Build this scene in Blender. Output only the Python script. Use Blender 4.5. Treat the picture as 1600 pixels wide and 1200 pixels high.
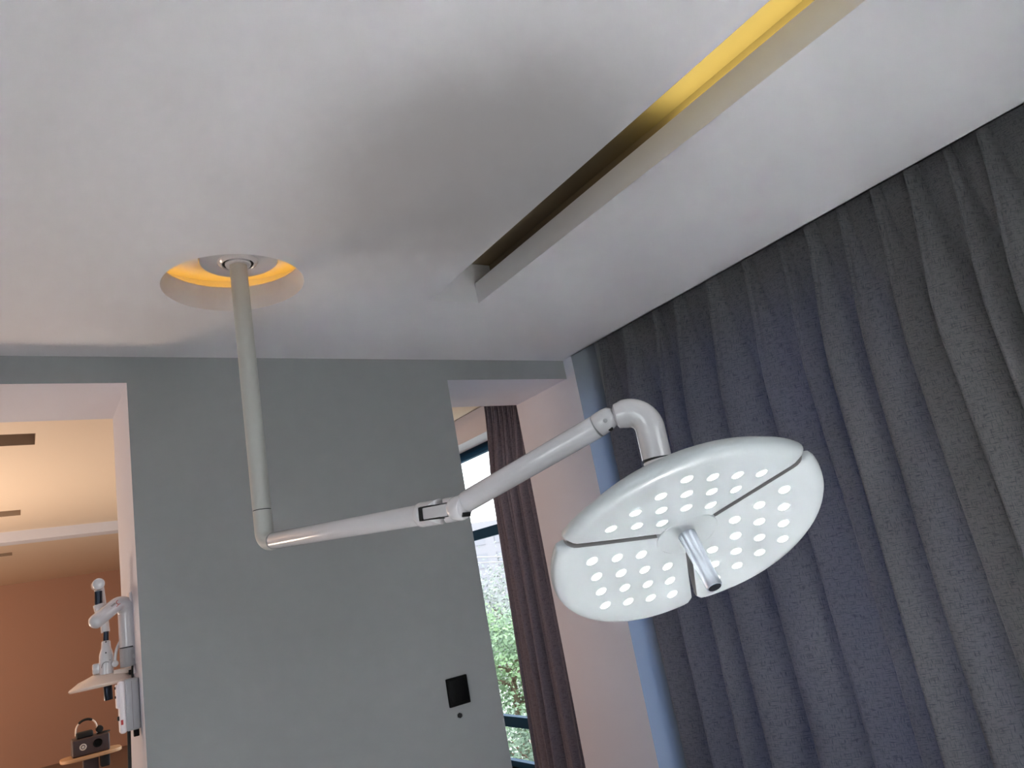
import bpy, bmesh, math, random
from mathutils import Vector, Matrix, noise
random.seed(7)
V = Vector
PI = math.pi
for o in list(bpy.data.objects):
    bpy.data.objects.remove(o, do_unlink=True)
scene = bpy.context.scene
COL = scene.collection
EYE = 1.5                       # camera height over the floor (metres)

# ------------------------------------------------------------------ camera
YAW, PITCH, ROLL, FPX = 0.624501760, 0.247992358, -0.188464230, 1133.026
fwd = V((math.sin(YAW)*math.cos(PITCH), math.cos(YAW)*math.cos(PITCH), math.sin(PITCH)))
rt = fwd.cross(V((0, 0, 1))).normalized()
up = rt.cross(fwd)
rt, up = math.cos(ROLL)*rt + math.sin(ROLL)*up, -math.sin(ROLL)*rt + math.cos(ROLL)*up
cam_data = bpy.data.cameras.new('camera')
cam_data.sensor_width = 36.0
cam_data.lens = FPX/1600*36.0
cam_data.clip_start = 0.02
cam_data.clip_end = 400
cam = bpy.data.objects.new('camera', cam_data)
COL.objects.link(cam)
Rm = Matrix((rt, up, -fwd)).transposed().to_4x4()
cam.matrix_world = Matrix.Translation((0, 0, EYE)) @ Rm
scene.camera = cam

def ray(x, y):
    return (x-800)/FPX*rt - (y-600)/FPX*up + fwd
def P(x, y, X=None, Y=None, Z=None, D=None):
    """a point of the place seen in direction (x, y), on a known plane or at a known depth"""
    d = ray(x, y)
    if X is not None: t = X/d.x
    elif Y is not None: t = Y/d.y
    elif Z is not None: t = (Z-EYE)/d.z
    else: t = D
    return d*t + V((0, 0, EYE))

# ------------------------------------------------------------------ world, exposure
scene.view_settings.view_transform = 'Standard'
scene.view_settings.look = 'None'
scene.view_settings.gamma = 1
scene.view_settings.use_curve_mapping = False
scene.view_settings.exposure = 0.07
scene.cycles.sample_clamp_indirect = 0
scene.cycles.use_denoising = True
scene.cycles.max_bounces = 10
scene.cycles.diffuse_bounces = 6
scene.cycles.caustics_reflective = False
scene.cycles.caustics_refractive = False
world = bpy.data.worlds.new('overcast_sky')
scene.world = world
world.use_nodes = True
wn = world.node_tree
bg = wn.nodes['Background']
bg.inputs[0].default_value = (0.985, 0.975, 1.0, 1)
bg.inputs[1].default_value = 4.8

# ------------------------------------------------------------------ room numbers
H = EYE + 1.2                   # ceiling
XW = 2.85                       # ceiling edge / pier face on the curtain side
XI, XG = 3.06, 3.28             # inner face of the window wall, window frame plane
YF, YB = 3.37, 3.95             # wall with the openings: this room's face, the other face
HD = EYE + 1.08                 # head of the openings and windows
XL, YN = -2.6, -2.6             # left wall, wall behind the camera
YFAR = 13.85
XFL = -4.2

def area(name, loc, direction, sx, sy, power, color):
    l = bpy.data.lights.new(name, 'AREA')
    l.shape = 'RECTANGLE'; l.size = sx; l.size_y = sy; l.energy = power; l.color = color
    o = bpy.data.objects.new(name, l); COL.objects.link(o)
    o.location = loc
    o.rotation_euler = V(direction).to_track_quat('-Z', 'Y').to_euler()
    return o
# window portals: they only guide the sky light in through the window openings
def portal(name, loc, direction, sx, sy):
    o = area(name, loc, direction, sx, sy, 1, (1, 1, 1)); o.data.cycles.is_portal = True
portal('portal_left_window', (XL-0.05, -0.8, 1.20), (1, 0, 0), 2.2, 2.6)
portal('portal_back_window', (1.65, YN-0.05, 1.45), (0, 1, 0), 2.1, 2.2)
portal('portal_curtain_window', (XI+0.05, 2.3, 1.29), (-1, 0, 0), 2.56, 1.7)
portal('portal_far_window', (XI+0.05, 6.275, 1.29), (-1, 0, 0), 2.56, 4.05)
area('warm_fill', (-2.0, 6.2, 0.5), (.02, 0, 1), 1.5, 1.5, 145, (1.0, 0.78, 0.60))  # added warm fill facing up, no lamp body, brightens the far ceiling
area('warm_fill_far', (-3.9, 11.2, 1.8), (1, .2, .2), 1.0, 2.4, 110, (1.0, 0.66, 0.42))  # added warm fill for the brown end wall, no lamp body

# ------------------------------------------------------------------ materials
def srgb(r, g, b):
    f = lambda c: (c/255/12.92) if c/255 <= 0.04045 else ((c/255+0.055)/1.055)**2.4
    return (f(r), f(g), f(b), 1)
def mat(name, color, rough=0.5, metal=0.0, bump=0.0, scale=200, var=0.0, coat=0.0, emit=None, estr=0.0, spec=0.5):
    m = bpy.data.materials.new(name); m.use_nodes = True
    nt = m.node_tree; b = nt.nodes['Principled BSDF']
    b.inputs['Base Color'].default_value = color
    b.inputs['Roughness'].default_value = rough
    b.inputs['Metallic'].default_value = metal
    b.inputs['Coat Weight'].default_value = coat
    b.inputs['Coat Roughness'].default_value = 0.08
    b.inputs['Specular IOR Level'].default_value = spec
    if emit:
        b.inputs['Emission Color'].default_value = emit
        b.inputs['Emission Strength'].default_value = estr
    tc = nt.nodes.new('ShaderNodeTexCoord')
    n = nt.nodes.new('ShaderNodeTexNoise'); n.inputs['Scale'].default_value = scale
    n.inputs['Detail'].default_value = 3
    nt.links.new(tc.outputs['Object'], n.inputs['Vector'])
    if var > 0:
        mr = nt.nodes.new('ShaderNodeMapRange')
        mr.inputs['To Min'].default_value = 1-var; mr.inputs['To Max'].default_value = 1+var
        nt.links.new(n.outputs['Fac'], mr.inputs['Value'])
        mx = nt.nodes.new('ShaderNodeMix'); mx.data_type = 'RGBA'; mx.blend_type = 'MULTIPLY'
        mx.inputs['Factor'].default_value = 1
        mx.inputs['A'].default_value = color
        nt.links.new(mr.outputs['Result'], mx.inputs['B'])
        nt.links.new(mx.outputs['Result'], b.inputs['Base Color'])
    if bump > 0:
        bp = nt.nodes.new('ShaderNodeBump'); bp.inputs['Strength'].default_value = bump
        bp.inputs['Distance'].default_value = 0.002
        nt.links.new(n.outputs['Fac'], bp.inputs['Height'])
        nt.links.new(bp.outputs['Normal'], b.inputs['Normal'])
    return m

M = {}
M['ceiling'] = mat('ceiling_paint', srgb(220, 219, 223), 0.8, bump=0.1, scale=350, var=0.02)
M['grey'] = mat('grey_wall_paint', srgb(148, 150, 151), 0.75, bump=0.12, scale=300, var=0.03)
M['pale'] = mat('pale_wall_paint', srgb(206, 206, 216), 0.75, bump=0.12, scale=300, var=0.02)
M['brown'] = mat('brown_wall_paint', srgb(176, 142, 126), 0.8, bump=0.1, scale=200, var=0.04)
M['farceil'] = mat('warm_white_ceiling', srgb(226, 208, 188), 0.8, bump=0.1, scale=300, var=0.02)
M['farfloor'] = mat('brown_wood_floor', srgb(120, 104, 96), 0.5, var=0.1, scale=8)
M['floor'] = mat('floor_vinyl', srgb(206, 205, 204), 0.45, var=0.03, scale=6)
M['lampgrey'] = mat('matt_grey_enamel', srgb(180, 182, 178), 0.45, bump=0.05, scale=500)
M['white'] = mat('glossy_white_enamel', srgb(210, 209, 213), 0.2, coat=0.6)
M['offwhite'] = mat('pale_grey_enamel', srgb(186, 193, 196), 0.34, coat=0.2)
M['seam'] = mat('dark_seam', srgb(24, 25, 27), 0.6)
M['midseam'] = mat('grey_seam', srgb(140, 141, 144), 0.5)
M['slotgrey'] = mat('grey_slot_plastic', srgb(150, 148, 148), 0.5)
M['steel'] = mat('satin_steel', srgb(214, 220, 232), 0.33, metal=1.0)
M['blackmetal'] = mat('black_metal', srgb(34, 42, 56), 0.25, metal=0.6)
M['black'] = mat('black_plastic', srgb(6, 6, 7), 0.55, spec=0.12)
M['blackmatt'] = mat('black_rubber', srgb(14, 14, 15), 0.7)
M['boxgrey'] = mat('grey_box_plastic', srgb(168, 168, 172), 0.5)
M['boxwhite'] = mat('white_box_plastic', srgb(235, 228, 232), 0.4)
M['cream'] = mat('cream_enamel', srgb(236, 218, 206), 0.35, coat=0.3)
M['red'] = mat('red_print', srgb(190, 50, 50), 0.5)
M['greyprint'] = mat('grey_print', srgb(120, 110, 112), 0.5)
M['teal'] = mat('dark_teal_frame', srgb(8, 62, 94), 0.6, spec=.15)
M['wood'] = mat('pale_wood', srgb(190, 150, 112), 0.5, var=0.15, scale=12)
M['devbrown'] = mat('dark_brown_plastic', srgb(62, 48, 50), 0.5)
M['devsteel'] = mat('emblem_metal', srgb(210, 205, 200), 0.4, metal=0.3)
M['bark'] = mat('bark', srgb(110, 95, 80), 0.9, var=0.3, scale=10)
M['build'] = mat('haze_grey_render', srgb(142, 142, 150), 0.9, var=0.02, scale=1)  # distance haze of the tower is put into this flat grey
M['ground'] = mat('pale_asphalt', srgb(150, 155, 150), 0.9, var=0.1, scale=3)
M['yellowled'] = mat('yellow_led_strip', (1, .75, .1, 1), 0.5, emit=(1.0, 0.92, 0.33, 1), estr=17.0)
M['yellowled2'] = mat('amber_led_strip', (1, .7, .1, 1), 0.5, emit=(1.0, 0.50, 0.03, 1), estr=2.8)

def leaf_mat(name, c1, c2):
    m = bpy.data.materials.new(name); m.use_nodes = True
    nt = m.node_tree; b = nt.nodes['Principled BSDF']; b.inputs['Roughness'].default_value = 0.6
    tc = nt.nodes.new('ShaderNodeTexCoord'); n = nt.nodes.new('ShaderNodeTexNoise')
    n.inputs['Scale'].default_value = 1.6; n.inputs['Detail'].default_value = 4
    nt.links.new(tc.outputs['Object'], n.inputs['Vector'])
    r = nt.nodes.new('ShaderNodeValToRGB')
    r.color_ramp.elements[0].position = 0.35; r.color_ramp.elements[0].color = c1
    r.color_ramp.elements[1].position = 0.62; r.color_ramp.elements[1].color = c2
    nt.links.new(n.outputs['Fac'], r.inputs['Fac'])
    nt.links.new(r.outputs['Color'], b.inputs['Base Color'])
    return m
M['leafA'] = leaf_mat('bright_leaves', srgb(110, 136, 116), srgb(134, 166, 120))  # leaf greens paled, outdoor haze put into the colour
M['leafB'] = leaf_mat('hazy_leaves', srgb(122, 132, 130), srgb(136, 146, 140))  # greyed leaves, the haze of distance is in the colour
M['leafC'] = leaf_mat('cool_green_leaves', srgb(96, 120, 106), srgb(122, 148, 122))

def glass_mat(name='window_glass', tint=(0.95, 0.98, 0.98, 1)):
    m = bpy.data.materials.new(name); m.use_nodes = True
    nt = m.node_tree; nt.nodes.clear()
    out = nt.nodes.new('ShaderNodeOutputMaterial')
    t = nt.nodes.new('ShaderNodeBsdfTransparent'); t.inputs[0].default_value = tint
    g = nt.nodes.new('ShaderNodeBsdfGlossy'); g.inputs['Roughness'].default_value = 0.02
    f = nt.nodes.new('ShaderNodeMath'); f.inputs[0].default_value = 0.03; f.inputs[1].default_value = 0.0
    x = nt.nodes.new('ShaderNodeMixShader')
    nt.links.new(f.outputs[0], x.inputs[0]); nt.links.new(t.outputs[0], x.inputs[1]); nt.links.new(g.outputs[0], x.inputs[2])
    nt.links.new(x.outputs[0], out.inputs[0])
    return m
M['glass'] = glass_mat()
M['blueglass'] = glass_mat('daylight_tint_glass', (0.52, 0.70, 1.0, 1))  # tint added to turn the daylight behind the curtain blue

def linen(name, base, dark, trans):
    m = bpy.data.materials.new(name); m.use_nodes = True
    nt = m.node_tree; b = nt.nodes['Principled BSDF']; L = nt.links
    b.inputs['Roughness'].default_value = 0.9
    b.inputs['Specular IOR Level'].default_value = 0.15
    b.inputs['Sheen Weight'].default_value = 0.25
    uv = nt.nodes.new('ShaderNodeUVMap')
    def stretch(sx, sy, det=2):
        mp = nt.nodes.new('ShaderNodeMapping'); mp.inputs['Scale'].default_value = (sx, sy, 1)
        L.new(uv.outputs[0], mp.inputs['Vector'])
        n = nt.nodes.new('ShaderNodeTexNoise'); n.inputs['Scale'].default_value = 1; n.inputs['Detail'].default_value = det
        L.new(mp.outputs[0], n.inputs['Vector'])
        return n
    a = stretch(30, 300, 1); c = stretch(300, 34, 1); d = stretch(9, 6)
    def slub(n, lo, hi):
        q = nt.nodes.new('ShaderNodeMapRange'); q.inputs['From Min'].default_value = lo; q.inputs['From Max'].default_value = hi
        L.new(n.outputs['Fac'], q.inputs['Value']); return q
    qa = slub(a, .54, .70); qc = slub(c, .55, .72)
    mxx = nt.nodes.new('ShaderNodeMath'); mxx.operation = 'MAXIMUM'
    L.new(qa.outputs['Result'], mxx.inputs[0]); L.new(qc.outputs['Result'], mxx.inputs[1])
    base_n = stretch(150, 150, 3)
    sm = nt.nodes.new('ShaderNodeMath'); sm.operation = 'MULTIPLY_ADD'; sm.inputs[1].default_value = .55
    L.new(base_n.outputs['Fac'], sm.inputs[0]); L.new(mxx.outputs[0], sm.inputs[2])
    r = nt.nodes.new('ShaderNodeMapRange')
    r.inputs['From Min'].default_value = 1.25; r.inputs['From Max'].default_value = 0.18
    L.new(sm.outputs[0], r.inputs['Value'])
    mx = nt.nodes.new('ShaderNodeMix'); mx.data_type = 'RGBA'
    mx.inputs['A'].default_value = dark; mx.inputs['B'].default_value = base
    L.new(r.outputs['Result'], mx.inputs['Factor'])
    L.new(mx.outputs['Result'], b.inputs['Base Color'])
    bp = nt.nodes.new('ShaderNodeBump'); bp.inputs['Strength'].default_value = 0.25; bp.inputs['Distance'].default_value = 0.001
    L.new(r.outputs['Result'], bp.inputs['Height']); L.new(bp.outputs['Normal'], b.inputs['Normal'])
    tr = nt.nodes.new('ShaderNodeBsdfTranslucent'); tr.inputs[0].default_value = (0.50, 0.60, 0.84, 1)  # bluish, so the light passing through the cloth turns blue
    x = nt.nodes.new('ShaderNodeMixShader'); x.inputs[0].default_value = trans
    L.new(b.outputs[0], x.inputs[1]); L.new(tr.outputs[0], x.inputs[2])
    L.new(x.outputs[0], nt.nodes['Material Output'].inputs[0])
    return m
M['linen'] = linen('charcoal_linen', srgb(110, 109, 111), srgb(48, 48, 52), 0.13)
M['linen2'] = linen('mauve_grey_linen', srgb(118, 114, 126), srgb(80, 78, 90), 0.03)

def led_mat():
    m = bpy.data.materials.new('lit_led_lens'); m.use_nodes = True
    nt = m.node_tree; b = nt.nodes['Principled BSDF']; L = nt.links
    b.inputs['Base Color'].default_value = srgb(232, 238, 236); b.inputs['Roughness'].default_value = 0.2
    tc = nt.nodes.new('ShaderNodeTexCoord')
    ln = nt.nodes.new('ShaderNodeVectorMath'); ln.operation = 'LENGTH'
    L.new(tc.outputs['Object'], ln.inputs[0])
    r = nt.nodes.new('ShaderNodeMapRange'); r.interpolation_type = 'SMOOTHSTEP'
    r.inputs['From Min'].default_value = 0.0065; r.inputs['From Max'].default_value = 0.0148
    r.inputs['To Min'].default_value = 5.0; r.inputs['To Max'].default_value = 0.0
    L.new(ln.outputs['Value'], r.inputs['Value'])
    b.inputs['Emission Color'].default_value = (0.97, 1.0, 0.93, 1)
    L.new(r.outputs['Result'], b.inputs['Emission Strength'])
    return m
M['led'] = led_mat()

# ------------------------------------------------------------------ mesh helpers
class MB:
    def __init__(s): s.v = []; s.f = []; s.m = []
    def add(s, v, f, mi=0):
        k = len(s.v); s.v += [tuple(x) for x in v]; s.f += [tuple(i+k for i in q) for q in f]; s.m += [mi]*len(f)
        return s
    def quad(s, a, b, c, d, mi=0): return s.add([a, b, c, d], [(0, 1, 2, 3)], mi)
    def box(s, x0, x1, y0, y1, z0, z1, mi=0, faces=None):
        v = [(x0,y0,z0),(x1,y0,z0),(x1,y1,z0),(x0,y1,z0),(x0,y0,z1),(x1,y0,z1),(x1,y1,z1),(x0,y1,z1)]
        f = [(0,3,2,1),(4,5,6,7),(0,1,5,4),(2,3,7,6),(1,2,6,5),(3,0,4,7)]   # -z +z -y +y +x -x
        k = len(s.v); s.v += v
        for i, q in enumerate(f):
            s.f.append(tuple(a+k for a in q)); s.m.append(faces[i] if faces else mi)
        return s
    def build(s, name, mats, parent=None, smooth=None, bevel=0.0, seg=2, weld=False):
        me = bpy.data.meshes.new(name)
        me.from_pydata(s.v, [], s.f); me.update()
        if not isinstance(mats, (list, tuple)): mats = [mats]
        for m in mats: me.materials.append(m)
        for p, i in zip(me.polygons, s.m): p.material_index = i
        if weld or bevel:
            bm = bmesh.new(); bm.from_mesh(me)
            bmesh.ops.remove_doubles(bm, verts=bm.verts, dist=1e-5)
            if bevel:
                es = [e for e in bm.edges if len(e.link_faces) == 2 and e.calc_face_angle(0) > 0.6]
                bmesh.ops.bevel(bm, geom=es, offset=bevel, segments=seg, profile=0.5, affect='EDGES', clamp_overlap=True)
            bmesh.ops.recalc_face_normals(bm, faces=bm.faces)
            bm.to_mesh(me); bm.free()
        if smooth is not None or bevel:
            for p in me.polygons: p.use_smooth = True
            me.set_sharp_from_angle(angle=smooth if smooth is not None else 0.7)
        o = bpy.data.objects.new(name, me); COL.objects.link(o)
        if parent is not None:
            o.parent = parent
            o.matrix_parent_inverse = wm(parent).inverted()
        return o
WM = {}
def wm(o):
    return WM.get(o.name, Matrix.Identity(4))
def empty(name, loc, label, cat, group=None):
    o = bpy.data.objects.new(name, None); COL.objects.link(o)
    o.location = loc; o.empty_display_size = 0.1
    WM[o.name] = Matrix.Translation(loc)
    o['label'] = label; o['category'] = cat
    if group: o['group'] = group
    return o
def tag(o, label, cat, group=None, kind=None):
    o['label'] = label; o['category'] = cat
    if group: o['group'] = group
    if kind: o['kind'] = kind
    return o
def struct(o, label=None):
    o['kind'] = 'structure'
    if label: o['label'] = label
    return o

def tube(mb, path, radii, seg=32, caps=True, mi=0, ellipse=None):
    path = [V(p) for p in path]
    if not isinstance(radii, (list, tuple)): radii = [radii]*len(path)
    n = len(path); T = []
    for i in range(n):
        a = path[max(i-1, 0)]; b = path[min(i+1, n-1)]
        if (b-a).length < 1e-9: b = path[min(i+2, n-1)]
        T.append((b-a).normalized())
    ref = V((0, 0, 1)) if abs(T[0].z) < 0.9 else V((1, 0, 0))
    N = (ref - T[0]*ref.dot(T[0])).normalized()
    k0 = len(mb.v)
    for i in range(n):
        N = (N - T[i]*N.dot(T[i])).normalized(); B = T[i].cross(N)
        for j in range(seg):
            a = 2*PI*j/seg
            mb.v.append(tuple(path[i] + radii[i]*(math.cos(a)*N + math.sin(a)*B)))
    for i in range(n-1):
        for j in range(seg):
            j2 = (j+1) % seg
            mb.f.append((k0+i*seg+j, k0+i*seg+j2, k0+(i+1)*seg+j2, k0+(i+1)*seg+j)); mb.m.append(mi)
    if caps:
        mb.f.append(tuple(k0+j for j in reversed(range(seg)))); mb.m.append(mi)
        mb.f.append(tuple(k0+(n-1)*seg+j for j in range(seg))); mb.m.append(mi)
    return mb
def cyl(mb, a, b, r, bev=0.002, seg=32, mi=0, r2=None):
    """cylinder with rounded rims"""
    a = V(a); b = V(b); d = (b-a).normalized(); r2 = r if r2 is None else r2
    tube(mb, [a, a+d*bev*.3, a+d*bev, b-d*bev, b-d*bev*.3, b], [r-bev, r-bev*.3, r, r2, r2-bev*.3, r2-bev], seg, True, mi)
    return mb
def lathe(mb, prof, o, ax, seg=48, mi=0, closed=False):
    o = V(o); ax = V(ax).normalized()
    ref = V((0, 0, 1)) if abs(ax.z) < 0.9 else V((1, 0, 0))
    N = (ref-ax*ref.dot(ax)).normalized(); B = ax.cross(N)
    k0 = len(mb.v)
    for (r, z) in prof:
        for j in range(seg):
            a = 2*PI*j/seg
            mb.v.append(tuple(o + ax*z + r*(math.cos(a)*N+math.sin(a)*B)))
    n = len(prof)
    for i in range(n-1 if not closed else n):
        i2 = (i+1) % n
        for j in range(seg):
            j2 = (j+1) % seg
            mb.f.append((k0+i*seg+j, k0+i*seg+j2, k0+i2*seg+j2, k0+i2*seg+j)); mb.m.append(mi)
    return mb
def bez(pts, n=12):
    """smooth Catmull-Rom path through pts"""
    pts = [V(p) for p in pts]; out = []
    for i in range(len(pts)-1):
        p0 = pts[max(i-1, 0)]; p1 = pts[i]; p2 = pts[i+1]; p3 = pts[min(i+2, len(pts)-1)]
        for k in range(n):
            t = k/n
            out.append(0.5*((2*p1)+(-p0+p2)*t+(2*p0-5*p1+4*p2-p3)*t*t+(-p0+3*p1-3*p2+p3)*t**3))
    out.append(pts[-1]); return out
def rounded_corner(a, c, b, r, n=14):
    """path a -> c -> b with the corner c rounded by radius r"""
    a, c, b = V(a), V(c), V(b); u = (a-c).normalized(); w = (b-c).normalized()
    ang = u.angle(w); t = r/math.tan(ang/2)
    cen = c + (u+w).normalized()*(r/math.sin(ang/2))
    p1 = c+u*t; p2 = c+w*t; out = [a]
    e1 = (p1-cen).normalized(); e2 = (p2-cen).normalized(); th = e1.angle(e2)
    for k in range(n+1):
        s = k/n
        out.append(cen + r*((math.sin((1-s)*th)*e1 + math.sin(s*th)*e2)/math.sin(th)))
    out.append(b); return out
def obox(mb, c, ex, ey, ez, hx, hy, hz, mi=0):
    c, ex, ey, ez = V(c), V(ex), V(ey), V(ez)
    v = [c+ex*sx*hx+ey*sy*hy+ez*sz*hz for sz in (-1, 1) for sx, sy in ((-1,-1),(1,-1),(1,1),(-1,1))]
    f = [(0,3,2,1),(4,5,6,7),(0,1,5,4),(2,3,7,6),(1,2,6,5),(3,0,4,7)]
    return mb.add(v, f, mi)

# ================================================================== THE SHELL
SLX0, SLX1, SLY1 = 1.517, 1.769, 2.595
HC = V((0.682, 2.56)); HR = 0.25

def rects_around(x0, x1, y0, y1, holes):
    """cells of the rectangle that lie in no hole (holes: x0,x1,y0,y1)"""
    xs = sorted({x0, x1, *[h[i] for h in holes for i in (0, 1)]}); ys = sorted({y0, y1, *[h[i] for h in holes for i in (2, 3)]})
    out = []
    for a, b in zip(xs, xs[1:]):
        for c, d in zip(ys, ys[1:]):
            mx, my = (a+b)/2, (c+d)/2
            if not any(h[0] < mx < h[1] and h[2] < my < h[3] for h in holes): out.append((a, b, c, d))
    return out

mb = MB()
sq = (HC.x-0.4, HC.x+0.4, HC.y-0.4, HC.y+0.4)
for a, b, c, d in rects_around(XL, XW, YN, YF+0.02, [(SLX0, SLX1, -1.9, SLY1), sq]):
    mb.quad((a, c, H), (a, d, H), (b, d, H), (b, c, H))
N = 96
for k in range(N):
    def sqp(a):
        c, s = math.cos(a), math.sin(a); m = 0.4/max(abs(c), abs(s)); return (HC.x+c*m, HC.y+s*m, H)
    a0, a1 = 2*PI*k/N, 2*PI*(k+1)/N
    ci = lambda a, r, z: (HC.x+math.cos(a)*r, HC.y+math.sin(a)*r, z)
    mb.quad(sqp(a0), ci(a0, HR, H), ci(a1, HR, H), sqp(a1))
    for (r0, z0, r1, z1) in ((HR, H, HR, H+.10), (HR, H+.10, .252, H+.103), (.252, H+.103, .33, H+.103), (.33, H+.103, .33, H+.165), (.33, H+.165, .0001, H+.165)):
        mb.quad(ci(a0, r0, z0), ci(a0, r1, z1), ci(a1, r1, z1), ci(a1, r0, z0), 1)
# long recess: fascias, ledge, hidden side pocket, top and far end
y0 = -1.9
def wallx(x, z0, z1, ya=y0, yb=SLY1): mb.quad((x, ya, z0), (x, yb, z0), (x, yb, z1), (x, ya, z1), 1)
XP = SLX1+0.10
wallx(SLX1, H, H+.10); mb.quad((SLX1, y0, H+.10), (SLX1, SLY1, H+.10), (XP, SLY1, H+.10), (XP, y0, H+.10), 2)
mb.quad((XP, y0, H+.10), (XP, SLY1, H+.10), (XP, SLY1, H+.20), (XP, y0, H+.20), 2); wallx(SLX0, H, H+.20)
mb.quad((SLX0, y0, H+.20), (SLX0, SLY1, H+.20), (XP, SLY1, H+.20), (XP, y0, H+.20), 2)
for yy in (y0, SLY1):
    mb.quad((SLX0, yy, H), (SLX1, yy, H), (SLX1, yy, H+.2), (SLX0, yy, H+.2), 1)
    mb.quad((SLX1, yy, H+.1), (XP, yy, H+.1), (XP, yy, H+.2), (SLX1, yy, H+.2), 1)
# roof slab above and the edge of the ceiling board beside the curtain pocket
mb.box(XL-.2, XG+.3, YN-.2, YB-.3, H+.30, H+.45)
mb.box(XW-.012, XW, YN, 3.285, H, H+.30)
mb.quad((XL, YN, H), (XL, YF, H), (XL, YF, H+.3), (XL, YN, H+.3))
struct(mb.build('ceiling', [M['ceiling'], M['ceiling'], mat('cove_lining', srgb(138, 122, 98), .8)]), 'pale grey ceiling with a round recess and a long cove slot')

# ceiling of the room beyond: recessed slots and a shallow beam
mb = MB(); far_slots = [(-3.4, .10, 4.64, 4.90), (-3.4, .04, 7.10, 7.37), (-3.4, -.03, 9.84, 10.12)]
for a, b, c, d in rects_around(XFL, XW, YB, YFAR, far_slots):
    mb.quad((a, c, H), (a, d, H), (b, d, H), (b, c, H))
for a, b, c, d in far_slots:
    for q in (((a, c), (b, c)), ((b, c), (b, d)), ((b, d), (a, d)), ((a, d), (a, c))):
        mb.quad((*q[0], H), (*q[1], H), (*q[1], H+.1), (*q[0], H+.1), 1)
    mb.quad((a, c, H+.1), (a, d, H+.1), (b, d, H+.1), (b, c, H+.1), 1)
mb.box(XFL-.2, XG+.3, YB-.3, YFAR+.2, H+.30, H+.45)
mb.box(XW-.012, XW, YB, YFAR, H, H+.30)
struct(mb.build('ceiling', [M['farceil'], mat('recess_shade_tone', srgb(158, 138, 118), .8)]), 'warm ceiling of the room beyond with narrow slots')  # slots given a darker colour to stand for their shade
mb = MB(); mb.box(XFL, XW, 8.26, 8.50, H-.095, H+.001)
struct(mb.build('trim_1', M['pale']), 'shallow pale beam across the far ceiling')

# wall with the two openings; this room's side grey, reveals and far side pale
mb = MB(); F = [1, 1, 0, 1, 1, 1]     # box faces: -z +z -y +y +x -x
OX0, OX1, OX2 = -1.3, 0.406, 1.996
mb.box(XFL, OX0, YF, YB, 0, H+.3, faces=F)
mb.box(OX1, OX2, YF, YB, 0, H+.3, faces=F)
mb.box(OX0, OX1, YF, YB, HD, H+.3, faces=F)
mb.box(OX2, XW, YF, YB, HD, H+.3, faces=F)
struct(mb.build('wall_front', [M['grey'], M['pale']]), 'grey wall pierced by two tall openings with pale reveals')
# window wall: pier, wall strips round the windows, curtain pocket top
mb = MB(); G = 0; Pp = 1
mb.box(XW, XI+.30, 3.285, YB, 0, H+.3, faces=[1, 1, 0, 1, 1, 1])
WIN = [(1.45, 3.15), (4.25, 8.3)]
ys = [YN-.2, WIN[0][0], WIN[0][1], WIN[1][0], WIN[1][1], YFAR+.2]
XO = XG+.06
for a, b in ((ys[0], ys[1]), (ys[2], 3.285), (YB, ys[3]), (ys[4], ys[5])):
    mb.box(XI, XO, a, b, -.1, H+.3, mi=1 if a > 3.5 else 0)
for a, b in WIN:
    mb.box(XI, XO, a, b, HD, H+.3, mi=1)
    mb.box(XI, XO, a, b, -.1, 0.0, mi=1)
mb.box(XW, XI, YN, 3.285, H+.10, H+.3, mi=1); mb.box(XW, XI, YB, YFAR, H+.10, H+.3, mi=1)
struct(mb.build('wall_right', [M['grey'], M['pale']]), 'window wall with pier and curtain pocket')

# left wall and wall behind the camera, each with an unseen window added for daylight
def wall_with_hole(name, axis, pos, a0, a1, h0, h1, z0, z1, th, label):
    mb = MB()
    def b(u0, u1, w0, w1):
        if u1-u0 < 1e-4: return
        if axis == 'x': mb.box(pos-th, pos, u0, u1, w0, w1)
        else: mb.box(u0, u1, pos-th, pos, w0, w1)
    b(a0, h0, 0, H+.3); b(h1, a1, 0, H+.3); b(h0, h1, 0, z0); b(h0, h1, z1, H+.3)
    return struct(mb.build(name, M['ceiling']), label)
wall_with_hole('wall_left', 'x', XL, YN-.2, YF, -2.1, 0.5, 0.1, 2.3, .2, 'left wall beside the camera')
wall_with_hole('wall_back', 'y', YN, XL, XG, 0.6, 2.7, 0.35, 2.55, .2, 'wall behind the camera')
mb = MB(); mb.box(XFL, XG, YFAR, YFAR+.2, 0, H+.3)
struct(mb.build('wall_far', M['brown']), 'brown end wall of the room beyond')
mb = MB(); mb.box(XFL-.2, XFL, YB-.6, YFAR+.2, 0, H+.3)
struct(mb.build('wall_far_left', M['brown']), 'brown side wall of the room beyond')
mb = MB(); mb.box(XL-.2, XO, YN-.2, YF, -.1, 0); mb.box(XFL-.2, XO, YF, YFAR+.2, -.1, 0, mi=1)
struct(mb.build('floor', [M['floor'], M['farfloor']]), 'pale floor')

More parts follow.
